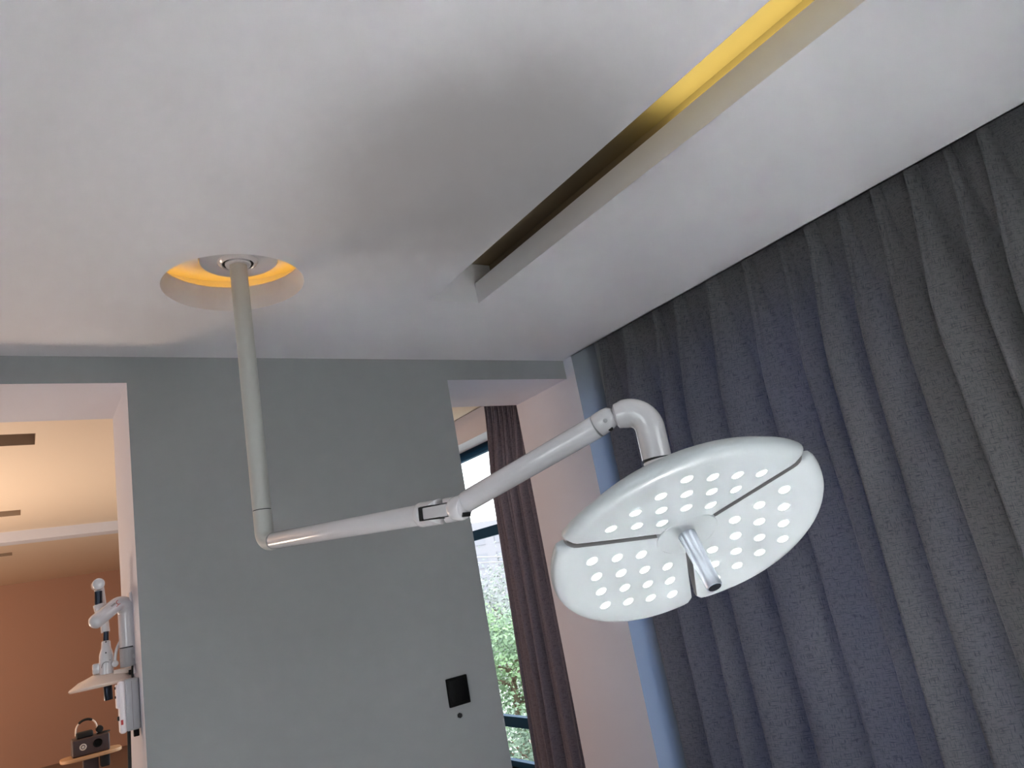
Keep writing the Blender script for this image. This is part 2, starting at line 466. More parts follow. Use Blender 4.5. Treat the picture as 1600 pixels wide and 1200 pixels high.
# windows
def window_right(name, y0, y1, mull, label, gm=M['glass']):
    mb = MB(); z0, z1 = 0.0, HD
    d0, d1 = XG, XG+.055
    mb.box(d0, d1, y0, y1, z1-.075, z1); mb.box(d0, d1, y0, y1, z0, z0+.045)
    mb.box(d0, d1, y0, y0+.06, z0, z1); mb.box(d0, d1, y1-.06, y1, z0, z1)
    for m_ in mull: mb.box(d0, d1, m_-.035, m_+.035, z0, z1)
    for zz in (EYE+.31, EYE-1.20): mb.box(d0, d1, y0, y1, zz, zz+.082)
    fr = struct(mb.build(name, M['teal'], bevel=.003, seg=1), label)
    g = MB(); g.box(d0+.024, d0+.032, y0+.03, y1-.03, z0+.03, z1-.03)
    g.build('window_pane', gm, fr)
    return fr
window_right('window_1', *WIN[1], [6.3], 'dark teal framed window of the room beyond')
window_right('window_2', *WIN[0], [2.3], 'window behind the charcoal curtain', M['blueglass'])
def window_flat(name, axis, pos, h0, h1, z0, z1, label):
    mb = MB()
    def b(u0, u1, w0, w1):
        if axis == 'x': mb.box(pos-.16, pos-.11, u0, u1, w0, w1)
        else: mb.box(u0, u1, pos-.16, pos-.11, w0, w1)
    b(h0, h1, z0, z0+.05); b(h0, h1, z1-.05, z1); b(h0, h0+.05, z0, z1); b(h1-.05, h1, z0, z1)
    b((h0+h1)/2-.03, (h0+h1)/2+.03, z0, z1)
    fr = struct(mb.build(name, M['teal']), label)
    g = MB()
    if axis == 'x': g.box(pos-.14, pos-.13, h0+.03, h1-.03, z0+.03, z1-.03)
    else: g.box(h0+.03, h1-.03, pos-.14, pos-.13, z0+.03, z1-.03)
    g.build('window_pane', M['glass'], fr)
window_flat('window_3', 'x', XL, -2.1, 0.5, 0.1, 2.3, 'unseen window added in the left wall to bring in daylight')  # added out of view, sized to brighten the left of the ceiling
window_flat('window_4', 'y', YN, 0.6, 2.7, 0.35, 2.55, 'unseen window added behind the camera to light the curtain folds')  # added out of view, set so daylight grazes the curtain folds

# LED strips of the coves
mb = MB(); mb.box(SLX1+.035, SLX1+.06, -1.85, 1.36, H+.101, H+.112)
tag(mb.build('led_strip', M['yellowled']), 'glowing yellow light strip inside the long ceiling slot', 'light strip')
mb = MB(); lathe(mb, [(.285, 0), (.305, 0), (.305, .008), (.285, .008)], (HC.x, HC.y, H+.1035), (0, 0, 1), 64, closed=True)
tag(mb.build('led_strip', M['yellowled2']), 'amber light ring inside the round ceiling recess around the pole', 'light strip')

# ================================================================== SURGICAL LAMP
PX, PY = 0.705, 2.572
lamp = empty('surgical_lamp', (PX, PY, H+.10), 'large white ceiling-mounted surgical lamp with jointed arm and round lit three-part head', 'surgical lamp')
ZT = H+.10
# plate + collar in the recess
mb = MB(); lathe(mb, [(.0001, .002), (.139, .002), (.143, .006), (.143, .03), (.0001, .03)], (PX+.004, PY-.004, ZT-.002), (0, 0, 1), 64)
mb.build('ceiling_plate', M['white'], lamp, smooth=.6)
mb = MB(); lathe(mb, [(.031, -.016), (.044, -.016), (.047, -.012), (.047, .001), (.031, .001)], (PX, PY, ZT), (0, 0, 1), 48)
lathe(mb, [(.056, .001), (.056, -.010), (.059, -.013), (.068, -.008), (.074, .001)], (PX, PY, ZT), (0, 0, 1), 48)
mb.build('mounting_collar', M['white'], lamp, smooth=.6)
for a0 in (-.75, PI-.75-.1):
    mb = MB(); n = 14; pts = []
    for k in range(n+1):
        a = a0 + 1.6*k/n - .05
        pts.append((PX+math.cos(a)*.0515, PY+math.sin(a)*.0515, ZT-.006))
    tube(mb, pts, [.001]+[.0045]*(n-1)+[.001], 8)
    mb.build('collar_slot', M['blackmatt'], lamp, smooth=.8)

# pole, elbow, lower arm
ZE = EYE + .247
J1 = P(657, 804.6, D=2.06)
E0 = V((PX, PY, ZE)); d1 = (J1-E0).normalized()
mb = MB(); tube(mb, [(PX, PY, ZT), (PX, PY, ZE+.112)], .0315, 40)
mb.build('pole', M['lampgrey'], lamp, smooth=.6)
mb = MB(); tube(mb, [(PX, PY, ZE+.112), (PX, PY, ZE+.109)], .0300, 40)
mb.build('seam_ring', M['seam'], lamp, smooth=.6)
mb = MB(); path = rounded_corner((PX, PY, ZE+.109), E0, E0+d1*.047, .038)
tube(mb, path, [.0312]*(len(path)-6)+[.031, .0308, .0305, .0302, .030, .0298], 40)
mb.build('elbow', M['lampgrey'], lamp, smooth=.6)
mb = MB(); cyl(mb, E0+d1*.047, E0+d1*.050, .0285, .0005, 40); mb.build('seam_ring', M['midseam'], lamp, smooth=.6)
mb = MB(); tube(mb, [E0+d1*.050, E0+d1*.053, J1-d1*.003, J1], [.0275, .0285, .0300, .0292], 40)
mb.build('lower_arm', M['white'], lamp, smooth=.6)

# double fork joint between the arms
upv = V((0, 0, 1)); n1 = (upv - d1*upv.dot(d1)).normalized(); s1 = d1.cross(n1)
mb = MB(); cyl(mb, J1+d1*.001, J1+d1*.020, .0355, .004, 40)
def prong(mb, base, d, nrm, side, sgn, L, r, th, mi=0):
    """half-round prong: a slab of a cylinder (radius r) with a rounded end"""
    K = 14; top = []; 
    rows = []
    for i in range(K+1):
        t = i/K
        x = L*t
        w = r if x < L-r*.75 else math.sqrt(max(0, 1-((x-(L-r*.75))/(r*.76))**2))*r
        rows.append((x, max(w, .002)))
    k0 = len(mb.v); S = 13
    for x, w in rows:
        for j in range(S):
            s = -1 + 2*j/(S-1); y = s*w*.82
            zo = math.sqrt(max(r*r-y*y, 0)); mb.v.append(tuple(base+d*x+side*y+nrm*sgn*max(zo, r-th+.0004)))
        for j in range(S):
            s = -1 + 2*j/(S-1); y = s*w*.82
            mb.v.append(tuple(base+d*x+side*y+nrm*sgn*(r-th)))
    W = 2*S
    for i in range(K):
        for j in range(S-1):
            a = k0+i*W+j; mb.f.append((a, a+1, a+W+1, a+W)); mb.m.append(mi)
            a += S; mb.f.append((a+W, a+W+1, a+1, a)); mb.m.append(mi)
        for j, jj in ((0, S), (S-1, 2*S-1)):
            mb.f.append((k0+i*W+j, k0+(i+1)*W+j, k0+(i+1)*W+jj, k0+i*W+jj)); mb.m.append(mi)
    for i in (0, K):
        for j in range(S-1):
            a = k0+i*W+j; mb.f.append((a, a+S, a+S+1, a+1)); mb.m.append(mi)
for sg in (1, -1): prong(mb, J1+d1*.018, d1, n1, s1, sg, .060, .0355, .0155)
mb.build('fork', M['white'], lamp, smooth=.7, weld=True)
mb = MB(); obox(mb, J1+d1*.026, d1, s1, n1, .0065, .0285, .0192); mb.build('fork_gap', M['blackmatt'], lamp, bevel=.002)
# tongue block held in the fork
mb = MB(); obox(mb, J1+d1*.078, d1, s1, n1, .046, .026, .0168)
mb.build('joint_block', M['white'], lamp, bevel=.004, seg=3)
mb = MB(); obox(mb, J1+d1*.062, d1, s1, n1, .036, .0245, .0193)
mb.build('joint_liner', M['seam'], lamp, bevel=.002)
for sg in (1, -1):
    mb = MB(); cyl(mb, J1+d1*.060+n1*sg*.0172, J1+d1*.060+n1*sg*.0200, .014, .001, 24)
    mb.build('pivot_washer', M['seam'], lamp, smooth=.6)
# second yoke turning into the upper arm
Q1 = P(932, 666.5, D=1.842)
Q0 = P(716, 791, D=1.985)
d2 = (Q1-Q0).normalized()
K0 = J1+d1*.104
mb = MB()
for sg in (1, -1): prong(mb, K0+d1*.030, -d1, n1, s1, sg, .034, .0345, .015)
cyl(mb, K0+d1*.020, K0+d1*.066, .0345, .012, 40)
mb.build('yoke', M['white'], lamp, smooth=.7, weld=True)
mb = MB(); side2 = d2.cross(V((0, 0, 1))).normalized(); n2 = side2.cross(d2)
A0 = Q0
tube(mb, [A0-d2*.018, A0-d2*.012, A0, A0+d2*.022, A0+d2*.026], [.012, .019, .0245, .0270, .0270], 40)
mb.build('arm_socket', M['white'], lamp, smooth=.6)
mb = MB(); viewdir = -(Q0-V((0, 0, EYE))).normalized()
cc = A0+d2*.002; vd = (viewdir-d2*viewdir.dot(d2)).normalized(); vd = (vd*.9+n2*.35).normalized()
cyl(mb, cc+vd*.020, cc+vd*.0245, .0085, .001, 24); mb.build('pivot_cap', M['white'], lamp, smooth=.6)
mb = MB(); kk = K0+d1*.060-n1*.020; obox(mb, kk, d1, s1, n1, .009, .016, .006); mb.build('joint_gap', M['blackmatt'], lamp, bevel=.002)
# upper arm
mb = MB(); tube(mb, [A0+d2*.026, A0+d2*.029, Q1-d2*.002, Q1], [.0285, .0298, .0303, .0293], 40)
mb.build('upper_arm', M['white'], lamp, smooth=.6)
mb = MB(); cyl(mb, Q1, Q1+d2*.003, .0290, .0005, 40); mb.build('seam_ring', M['midseam'], lamp, smooth=.6)
# knuckle at the top of the upper arm: flattened ball with a round cheek plate
Kc = P(949, 655, D=1.832)
mb = MB()
kd = (Kc-Q1).normalized()
tube(mb, [Q1+kd*.003, Q1+kd*.006, Q1+kd*.020, Q1+kd*.034, Q1+kd*.048, Q1+kd*.056], [.0290, .0303, .0303, .0295, .0262, .018], 40)
mb.build('knuckle', M['white'], lamp, smooth=.7)
tocam = (V((0, 0, EYE))-Kc).normalized()
cheek = (tocam - kd*tocam.dot(kd)).normalized()
mb = MB(); cyl(mb, Kc+cheek*.0268, Kc+cheek*.0310, .0055, .001, 24); mb.build('pivot_cap', M['boxgrey'], lamp, smooth=.6)
mb = MB(); gp = P(954.5, 668.5, D=1.824); cyl(mb, gp-cheek*.014, gp+cheek*.012, .0068, .002, 20); mb.build('knuckle_gap', M['blackmatt'], lamp, smooth=.6)
# head elbow
C0 = P(1071.64, 832.04, D=1.70)
nH = V((-0.18284375, -0.4811483, -0.85735901)).normalized()
aH = V((-0.93477881, 0.35523032, 0)); bH = V((0.30455992, 0.80144103, -0.51471888))
aH = (aH-nH*aH.dot(nH)).normalized(); bH = nH.cross(aH) if nH.cross(aH).dot(bH) > 0 else -nH.cross(aH)
B0 = C0 - nH*.070
T1 = P(1026.5, 716, D=1.782)
Tc = P(1008.5, 637.5, D=1.815)
S0 = P(963, 650.5, D=1.826)
mb = MB(); pth = rounded_corner(S0, Tc, T1, .050, 16)
tube(mb, [S0-(Tc-S0).normalized()*.006]+pth, [.020]+[.031]+[.0365]*(len(pth)-1), 48)
mb.build('head_elbow', M['white'], lamp, smooth=.6)
td = (B0-T1).normalized()
mb = MB(); tube(mb, [T1, T1+td*.004], .0335, 40); mb.build('seam_ring', M['seam'], lamp, smooth=.6)
mb = MB(); tube(mb, [T1+td*.004, T1+td*.006, B0+td*.02], [.0350, .0358, .0358], 40)
lathe(mb, [(.0001, 0), (.060, 0), (.066, .006), (.072, .030), (.0001, .030)], C0-nH*.080, nH, 48)
mb.build('head_swivel', M['white'], lamp, smooth=.6)

# head: three petals on a hub
PSI = -2.29985; TAU = 0.128; RIM = .336; PITCHL = .03942*1.70; OFFL = .03977*1.70
vv = [aH*math.cos(PSI+k*2*PI/3)+bH*math.sin(PSI+k*2*PI/3) for k in range(3)]
def petal_surface(th0, r, ang):
    """height of the petal face along nH at polar (r, ang) measured in the head plane"""
    return TAU*r*math.cos(ang-th0)
SLOT = .0074
def make_petal(k):
    t0 = PSI+k*2*PI/3; t1 = t0+2*PI/3; mid = (t0+t1)/2
    NA = 40
    mb = MB(); cols = []
    for i in range(NA+1):
        s = i/NA; u = .5-.5*math.cos(s*PI)
        u = .35*u+.65*s
        col = []
        # profile of (r, w, z): face from hub to rim, rounded rim, domed back to hub
        # edge softening near the slots (rounded outer corners)
        def rimr(u):
            e = min(u, 1-u)*2*PI/3*RIM
            cr = .024
            return RIM - (cr-math.sqrt(max(cr*cr-(cr-e)**2, 0)) if e < cr else 0)*.75
        R_ = rimr(u)
        prof = [(.070, 0.0), (.10, 0.0), (.16, 0), (.22, 0), (.27, 0), (R_-.030, 0), (R_-.020, -.0008), (R_-.012, -.0035), (R_-.006, -.008), (R_-.002, -.0135), (R_, -.020),
                (R_-.002, -.0265), (R_-.007, -.032), (R_-.016, -.038), (R_-.045, -.0475), (.24, -.056), (.17, -.066), (.10, -.074), (.070, -.076)]
        for r, z in prof:
            dl = math.asin(min(.9, SLOT/r))
            ang = (t0+dl) + (2*PI/3-2*dl)*u
            face = TAU*r*math.cos(ang-mid)
            back = TAU*r*.80
            zz = face+z if z > -.03 else back*0.9+z+.006
            col.append(C0 + aH*r*math.cos(ang)+bH*r*math.sin(ang)+nH*zz)
        cols.append(col)
    n = len(cols[0]); mb.v = [tuple(p) for c in cols for p in c]
    for i in range(NA):
        for j in range(n-1):
            a = i*n+j; mb.f.append((a, a+1, a+n+1, a+n)); mb.m.append(0)
        mb.f.append((i*n+n-1, i*n, (i+1)*n, (i+1)*n+n-1)); mb.m.append(0)
    # end caps as quad strips pairing face and back points
    for i in (0, NA):
        for j in range(n//2):
            a, b, c, d = i*n+j, i*n+j+1, i*n+n-2-j, i*n+n-1-j
            mb.f.append((a, b, c, d) if b != c else (a, b, d)); mb.m.append(1)
    return mb.build('petal', [M['offwhite'], M['slotgrey']], lamp, smooth=.75, weld=True)
# one LED lens mesh, shared
lm = MB(); lathe(lm, [(.0001, .0008), (.011, .0007), (.0142, .0003), (.0148, -.0006)], (0, 0, 0), (0, 0, 1), 32)
led_proto = lm.build('led_lens', M['led'], None, smooth=.9, weld=True)
led_mesh = led_proto.data
bpy.data.objects.remove(led_proto)
for k in range(3):
    pet = make_petal(k)
    A, B = vv[k], vv[(k+1) % 3]
    bis = (A+B); nn_ = (nH - bis.normalized()*TAU).normalized()
    ex = (A-nn_*A.dot(nn_)).normalized(); ey = nn_.cross(ex)
    for i in range(4):
        for j in range(4):
            if i == 0 and j == 0: continue
            s = A*i*PITCHL+B*j*PITCHL+bis*OFFL
            pos = C0+s+nH*(TAU*s.dot(bis)+.0004)
            o = bpy.data.objects.new('led_lens', led_mesh); COL.objects.link(o)
            o.parent = pet
            o.matrix_world = Matrix.Translation(pos) @ Matrix((ex, ey, nn_)).transposed().to_4x4()
mb = MB(); lathe(mb, [(.0001, .002), (.066, .002), (.072, .0045), (.0765, .004), (.0775, 0), (.0775, -.02), (.0001, -.02)], C0+nH*.0045, nH, 64)
mb.build('hub', M['offwhite'], lamp, smooth=.7)
# steriliser handle
h0 = C0+nH*.004; h1 = P(1113, 911.5, D=1.585)
hd = nH; h1 = h0 + nH*.144
mb = MB(); lathe(mb, [(.0215, 0), (.0215, .012), (.0205, .014), (.0185, .125), (.0190, .140), (.0180, .144), (.0150, .1445)], h0, nH, 48)
hdl = mb.build('handle', M['steel'], lamp, smooth=.5)
mb = MB(); lathe(mb, [(.0150, .1440), (.0145, .1455), (.010, .1460), (.0001, .1460)], h0, nH, 40)
mb.build('handle_cap', M['blackmetal'], hdl, smooth=.5)
# its light
sp = bpy.data.lights.new('surgical_lamp_beam', 'SPOT'); sp.energy = 3700; sp.spot_size = math.radians(29); sp.spot_blend = .6
sp.shadow_soft_size = .16; sp.color = (0.97, 0.98, 1.0)
so = bpy.data.objects.new('surgical_lamp_beam', sp); COL.objects.link(so)
so.location = C0+nH*.16; so.rotation_euler = (V((1.36, .68, 0))-so.location).to_track_quat('-Z', 'Y').to_euler()

# ================================================================== CURTAINS
def curtain(name, ylist, ztop, zbot, xm, amp, mtl, flare_edge=None, seed=0, dens=30, tie=None, pw=5.5, uvw=.26):
    """ylist: fold ridge positions (top), decreasing y; the cloth pinched at each ridge at the top"""
    rnd = random.Random(seed); nF = len(ylist)-1
    fac = [rnd.uniform(.6, 1.15) for _ in range(nF+2)]; lean = [rnd.uniform(-.5, .5) for _ in range(nF+2)]
    NZ = 60; NU = nF*dens; verts = []; uvs = []
    arc = 0
    for iz in range(NZ+1):
        tz = (iz/NZ)**1.5; z = ztop+(zbot-ztop)*tz; dz = ztop-z
        op = min(1, dz/.75); op = op*op*(3-2*op)        # how far the pinches have opened
        A = amp*(.58+.42*op); pw_ = pw*(1-op)+1.15*op
        for iu in range(NU+1):
            u = iu/dens; k = min(int(u), nF-1); t = u-k
            # horizontal bunching: cloth gathers around ridges near the top
            y = ylist[k]+(ylist[k+1]-ylist[k])*t
            drift = .022*math.sin(u*1.3+dz*.6+seed)*min(1, dz/1.4)
            best = None
            for kk in (k, k+1):                               # the fold standing furthest forward wins
                f = fac[kk]; d = u-kk
                wl = (.065+.175*op)*(.85+.3*f); wr = (.12+.50*op)*(.8+.35*f)
                q = min(1, abs(d)/(wl if d < 0 else wr))
                r_ = f*((1-q*q)**.9 if d < 0 else (1-q**1.7)**1.15)
                if best is None or r_ > best[0]: best = (r_, kk, d)
            ridge, near, d = best
            split = .22*math.exp(-((d-.05)/.030)**2)*(1-op)    # the stitched seam of the pinch
            belly = .22*(1-op*.7)*math.sin(PI*t)**2            # slack cloth between pinches
            sec = .07*op*math.sin(5.0*u+seed+dz*.7)
            x = xm - A*(ridge-split+belly+sec) - .008*math.sin(2.3*u+1.1*dz)
            y += .035*op*ridge + drift
            if tie: y = tie(y, dz)
            verts.append((x, y, z)); uvs.append((u*uvw, z))
    W = NU+1; faces = [(i*W+j, i*W+j+1, (i+1)*W+j+1, (i+1)*W+j) for i in range(NZ) for j in range(NU)]
    me = bpy.data.meshes.new(name); me.from_pydata(verts, [], faces); me.materials.append(mtl)
    uvl = me.uv_layers.new(name='UVMap')
    for lp in me.loops: uvl.data[lp.index].uv = uvs[lp.vertex_index]
    for p in me.polygons: p.use_smooth = True
    o = bpy.data.objects.new(name, me); COL.objects.link(o)
    s = o.modifiers.new('thick', 'SOLIDIFY'); s.thickness = .003; s.offset = 0
    return o
ridges = [3.14, 2.905, 2.669, 2.48, 2.247, 2.029, 1.807, 1.649, 1.497, 1.332, 1.18, 1.027, .90, .74, .58, .42, .25, .08, -.1, -.3, -.5, -.7, -.9, -1.1]
cur = curtain('curtain', ridges, EYE+1.27, .03, 3.018, .138, M['linen'], seed=3, pw=5)
tag(cur, 'dark charcoal linen curtain with pinch pleats covering the right wall', 'curtain')
def tie2(y, dz): return y + (y-4.0)*.13*min(1, dz/2.6)
cur2 = curtain('curtain', [4.50, 4.455, 4.41, 4.355, 4.31, 4.26, 4.21, 4.16, 4.11, 4.05, 3.99], EYE+1.27, .03, 2.990, .080, M['linen2'], seed=5, tie=tie2, pw=2.5, uvw=.16)
tag(cur2, 'gathered mauve-grey curtain beside the window beyond the right opening', 'curtain')
for ya, yb, lb in ((-1.2, 3.2, 'curtain track above the charcoal curtain'), (3.97, 8.0, 'curtain track above the mauve-grey curtain')):
    mb = MB(); mb.box(2.955, 2.975, ya, yb, H+.075, H+.10)
    tag(mb.build('curtain_track', M['white']), lb, 'curtain track')

# ================================================================== WALL PANEL
pc = V((1.763, YF, EYE-.507)); 
mb = MB(); mb.box(pc.x-.0575, pc.x+.0575, YF-.014, YF, pc.z-.065, pc.z+.065)
wp = mb.build('wall_panel', M['black'], bevel=.004, seg=3); tag(wp, 'black square control panel on the grey wall', 'wall panel')
mb = MB(); mb.box(pc.x-.047, pc.x+.047, YF-.0155, YF-.013, pc.z-.050, pc.z+.054); mb.build('screen', M['blackmetal'] if False else M['black'], wp, bevel=.001)
kc = V((1.754, YF, EYE-.617))
mb = MB(); lathe(mb, [(.0001, .012), (.009, .012), (.012, .009), (.0125, 0), (.0001, 0)], kc, (0, -1, 0), 6)
tag(mb.build('wall_hook', M['blackmatt'], smooth=.4), 'tiny black knob on the grey wall below the black panel', 'knob')

# ================================================================== EXAM LAMP ON THE JAMB
Y1 = 3.60
def Q(x, y, Yv=Y1): return P(x, y, Y=Yv)
ex = empty('examination_lamp', (OX1, Y1, EYE-.09), 'small white wall-mounted examination lamp folded against the left opening', 'examination lamp')
mb = MB(); zt = Q(205, 925).z; zb = Q(212, 1052).z
mb.box(OX1-.010, OX1, 3.565, 3.645, zb, zt); mb.build('mounting_rail', M['boxwhite'], ex, bevel=.004)
cx = Q(203, 1025).x; ztop = Q(203, 1011).z; zbot = Q(203, 1041).z
mb = MB(); cyl(mb, (cx, Y1, zbot), (cx, Y1, ztop), .038, .003, 40); mb.box(cx, OX1-.008, Y1-.02, Y1+.02, zbot+.02, ztop-.01)
sw = mb.build('swivel_base', M['boxgrey'], ex, smooth=.6)
mb = MB(); kpos = V((cx+.014, Y1-.036, (zbot+ztop)/2)); cyl(mb, kpos, kpos+V((0, -.008, 0)), .010, .002, 24); mb.build('knob', M['boxgrey'], sw, smooth=.6)
mb = MB(); mb.box(cx+.030, cx+.041, Y1-.022, Y1-.006, ztop-.040, ztop-.002); mb.build('latch', M['blackmatt'], sw, bevel=.002)
mb = MB(); tube(mb, [(cx, Y1, ztop), (cx, Y1, ztop+.004)], .0365, 40); mb.build('seam_ring', M['seam'], ex, smooth=.6)
bend = V((cx-.001, Y1, Q(200, 931).z)); lend = Q(150, 971, 3.50)
mb = MB(); pth = rounded_corner((cx, Y1, ztop+.004), bend, lend, .043, 14)
ld = (lend-bend).normalized()
tube(mb, pth+[lend+ld*.012, lend+ld*.020, lend+ld*.025], [.0375]*8+[.036, .0345, .033, .0315, .030, .0295]+[.029]*(len(pth)-14)+[.026, .018, .008], 40)
boom = mb.build('boom', M['white'], ex, smooth=.7)
# red arc and small grey letters printed on the boom
mb = MB(); mid = lend.lerp(bend, .50); w = (V((0, 0, EYE))-mid); w = (w-ld*w.dot(ld)).normalized(); uu = ld.cross(w)
if uu.z < 0: uu = -uu
def onboom(t, a, r=.0302):     # t along, a angle
    return mid - ld*t + r*(math.cos(a)*w+math.sin(a)*uu)
arc = [onboom(.018+.010*math.cos(q), .30*math.sin(q)+.05) for q in [PI*.35+PI*1.2*i/10 for i in range(11)]]
tube(mb, arc, .0012, 6); tube(mb, [onboom(-.002+.002*i, -.25+.03*math.sin(i*.5)) for i in range(6)], .0012, 6)
mb.build('printed_mark', M['red'], boom, smooth=.8)
mb = MB()
for i in range(5): tube(mb, [onboom(.004-.005*i, .12), onboom(.002-.005*i, .38)], .0009, 5)
mb.build('printed_letters', M['greyprint'], boom, smooth=.8)
# spring arm hanging behind the boom
YA = 3.66
tp = Q(152.5, 914, YA); l1 = Q(154, 930, YA); l2 = Q(157, 945, YA); m1 = Q(160, 962, YA); m2 = Q(167, 988, YA); b1 = Q(165.5, 1001, YA); b2 = Q(166.5, 1053, YA)
mb = MB(); cyl(mb, tp+V((0, -.055, 0)), tp+V((0, .03, 0)), .0235, .004, 36)
mb.build('pivot_drum', M['white'], ex, smooth=.6)
mb = MB(); tube(mb, [tp+V((.004, .01, 0)), Q(162, 962, YA+.03), Q(165, 988, YA+.03)], [.020, .017, .017], 24)
mb.build('spring_arm', M['white'], ex, smooth=.6)
mb = MB(); tube(mb, [Q(153.5, 924, YA-.01), Q(154, 947, YA-.01)], .0150, 24); mb.build('chrome_rod', M['blackmetal'], ex, smooth=.6); mb = MB(); tube(mb, [m2+V((-.003, 0, .004)), b1], .0105, 24)
mb.build('chrome_rod', M['blackmetal'], ex, smooth=.6)
mb = MB(); cyl(mb, Q(154, 944, YA-.012), Q(158, 960, YA-.012), .0215, .003, 30); mb.build('sleeve', M['white'], ex, smooth=.6)
mb = MB(); dn = (b2-b1).normalized()
L = (b2-b1).length
tube(mb, [b1, b1+dn*.004, b1+dn*L*.22, b1+dn*L*.42, b1+dn*L], [.013, .0165, .0185, .0265, .0265], 36)
neck = mb.build('lamp_neck', M['white'], ex, smooth=.6)
for (x, y) in ((165.5, 1003), (165.5, 1020), (172, 1031)):
    mb = MB(); c = Q(x, y, YA-.026); cyl(mb, c+V((0, .006, 0)), c+V((0, -.001, 0)), .0028 if y < 1030 else .0015, .0005, 12)
    mb.build('screw', M['blackmatt'], neck, smooth=.6)
mb = MB(); arcp = [Q(167+8.2*math.cos(t), 1044-10*math.sin(t), YA-.0285) for t in [PI*.38+PI*.62*i/14 for i in range(15)]]
tube(mb, arcp, .0010, 6); mb.build('neck_seam', M['seam'], neck, smooth=.8)
mb = MB(); c = Q(151.5, 1045, YA+.02); obox(mb, c, (1, 0, 0), (0, 1, 0), (0, 0, 1), .017, .02, .021); mb.build('counter_block', M['white'], ex, bevel=.006, seg=3)
mb = MB(); tube(mb, bez([Q(180, 1040, YA-.02), Q(180.5, 1024, YA-.02), Q(184, 1010, YA-.02), Q(190, 1000, YA-.02), Q(197, 996, YA-.02)]), .0062, 16)
cyl(mb, Q(180, 1037, YA-.04), Q(180, 1037, YA), .0135, .004, 24)
mb.build('side_bow', M['white'], ex, smooth=.7)
mb = MB(); c = Q(194, 1048, YA-.02); obox(mb, c, (1, 0, 0), (0, 1, 0), (0, 0, 1), .040, .012, .011)
mb.build('support_bar', M['cream'], ex, bevel=.003)
mb = MB(); c = Q(205, 1050, YA-.03); obox(mb, c, (1, 0, 0), (0, 1, 0), (0, 0, 1), .010, .008, .010); mb.build('latch', M['blackmatt'], ex, bevel=.002)
# head
hc = Q(164, 1067, 3.70); R2 = .133
mb = MB(); tiltv = V((-.02, .03, 1)).normalized()
lathe(mb, [(.0001, -.012), (R2*.75, -.013), (R2-.006, -.012), (R2, -.006), (R2-.002, .000), (R2-.012, .006), (R2*.72, .022), (R2*.40, .036), (.035, .044), (.0001, .046)], hc, tiltv, 72)
hd2 = mb.build('lamp_head', M['cream'], ex, smooth=.7)
mb = MB(); g0 = hc-tiltv*.010+V((.008, -.01, 0)); cyl(mb, g0, g0-V((-.002, 0, .060)), .0165, .002, 32); mb.build('handle', M['blackmetal'], ex, smooth=.6)

# control box on the jamb
Yc = 3.475
cb = empty('control_box', (OX1, 3.53, EYE-.33), 'grey and white power box on the left reveal, beside the small folded lamp', 'control box')
zt = P(200, 1060, Y=Yc).z; zb = P(204, 1144, Y=Yc).z
xr = OX1-.001
mb = MB(); mb.box(xr-.052, xr, Yc, Yc+.05, zb+.004, zt-.002); mb.build('casing', M['boxgrey'], cb, bevel=.008, seg=3)
mb = MB(); mb.box(xr-.074, xr-.050, Yc-.002, Yc+.052, zb, zt-.004); cv = mb.build('front_cover', M['boxwhite'], cb, bevel=.010, seg=4)
mb = MB(); mb.box(xr-.0275, xr-.0262, Yc-.0012, Yc+.01, zb+.012, zt-.012); mb.build('casing_seam', M['greyprint'], cb)
mb = MB(); mb.box(xr-.082, xr-.072, Yc+.002, Yc+.045, zt-.105, zt-.016); kp = mb.build('keypad', M['boxwhite'], cb, bevel=.003)
for q in (.028, .062):
    mb = MB(); cyl(mb, (xr-.080, Yc+.02, zt-q), (xr-.086, Yc+.02, zt-q), .005, .001, 16)
    mb.build('button', M['blackmatt'], kp, smooth=.6)
mb = MB(); mb.box(xr-.070, xr-.062, Yc-.0032, Yc-.001, zb+.034, zb+.052); mb.build('printed_mark', M['red'], cv)
mb = MB(); mb.box(xr-.080, xr-.072, Yc+.01, Yc+.03, zb+.05, zb+.066); mb.build('switch', M['blackmatt'], cb, bevel=.002)
mb = MB(); mb.box(xr-.026, xr-.006, Yc+.01, Yc+.03, zb-.022, zb+.006); mb.build('socket', M['black'], cb, bevel=.002)
zf = 0.06
mb = MB(); cp = P(201.5, 1145, Y=Yc+.02)
tube(mb, bez([(cp.x, Yc+.02, zb+.004), (cp.x-.002, Yc+.02, zb-.10), (cp.x-.006, Yc+.02, zb-.3), (cp.x, Yc+.03, .5), (cp.x+.01, Yc+.03, .02)]), .0066, 16)
mb.build('power_cord', M['blackmatt'], cb, smooth=.8)
mb = MB()
tube(mb, bez([(cx+.004, Y1-.03, EYE-.09), (cx-.002, Yc+.05, zt+.03), (cx-.004, Yc+.04, zt-.004)]), .0042, 12)
mb.build('lamp_lead', M['blackmatt'], cb, smooth=.8)

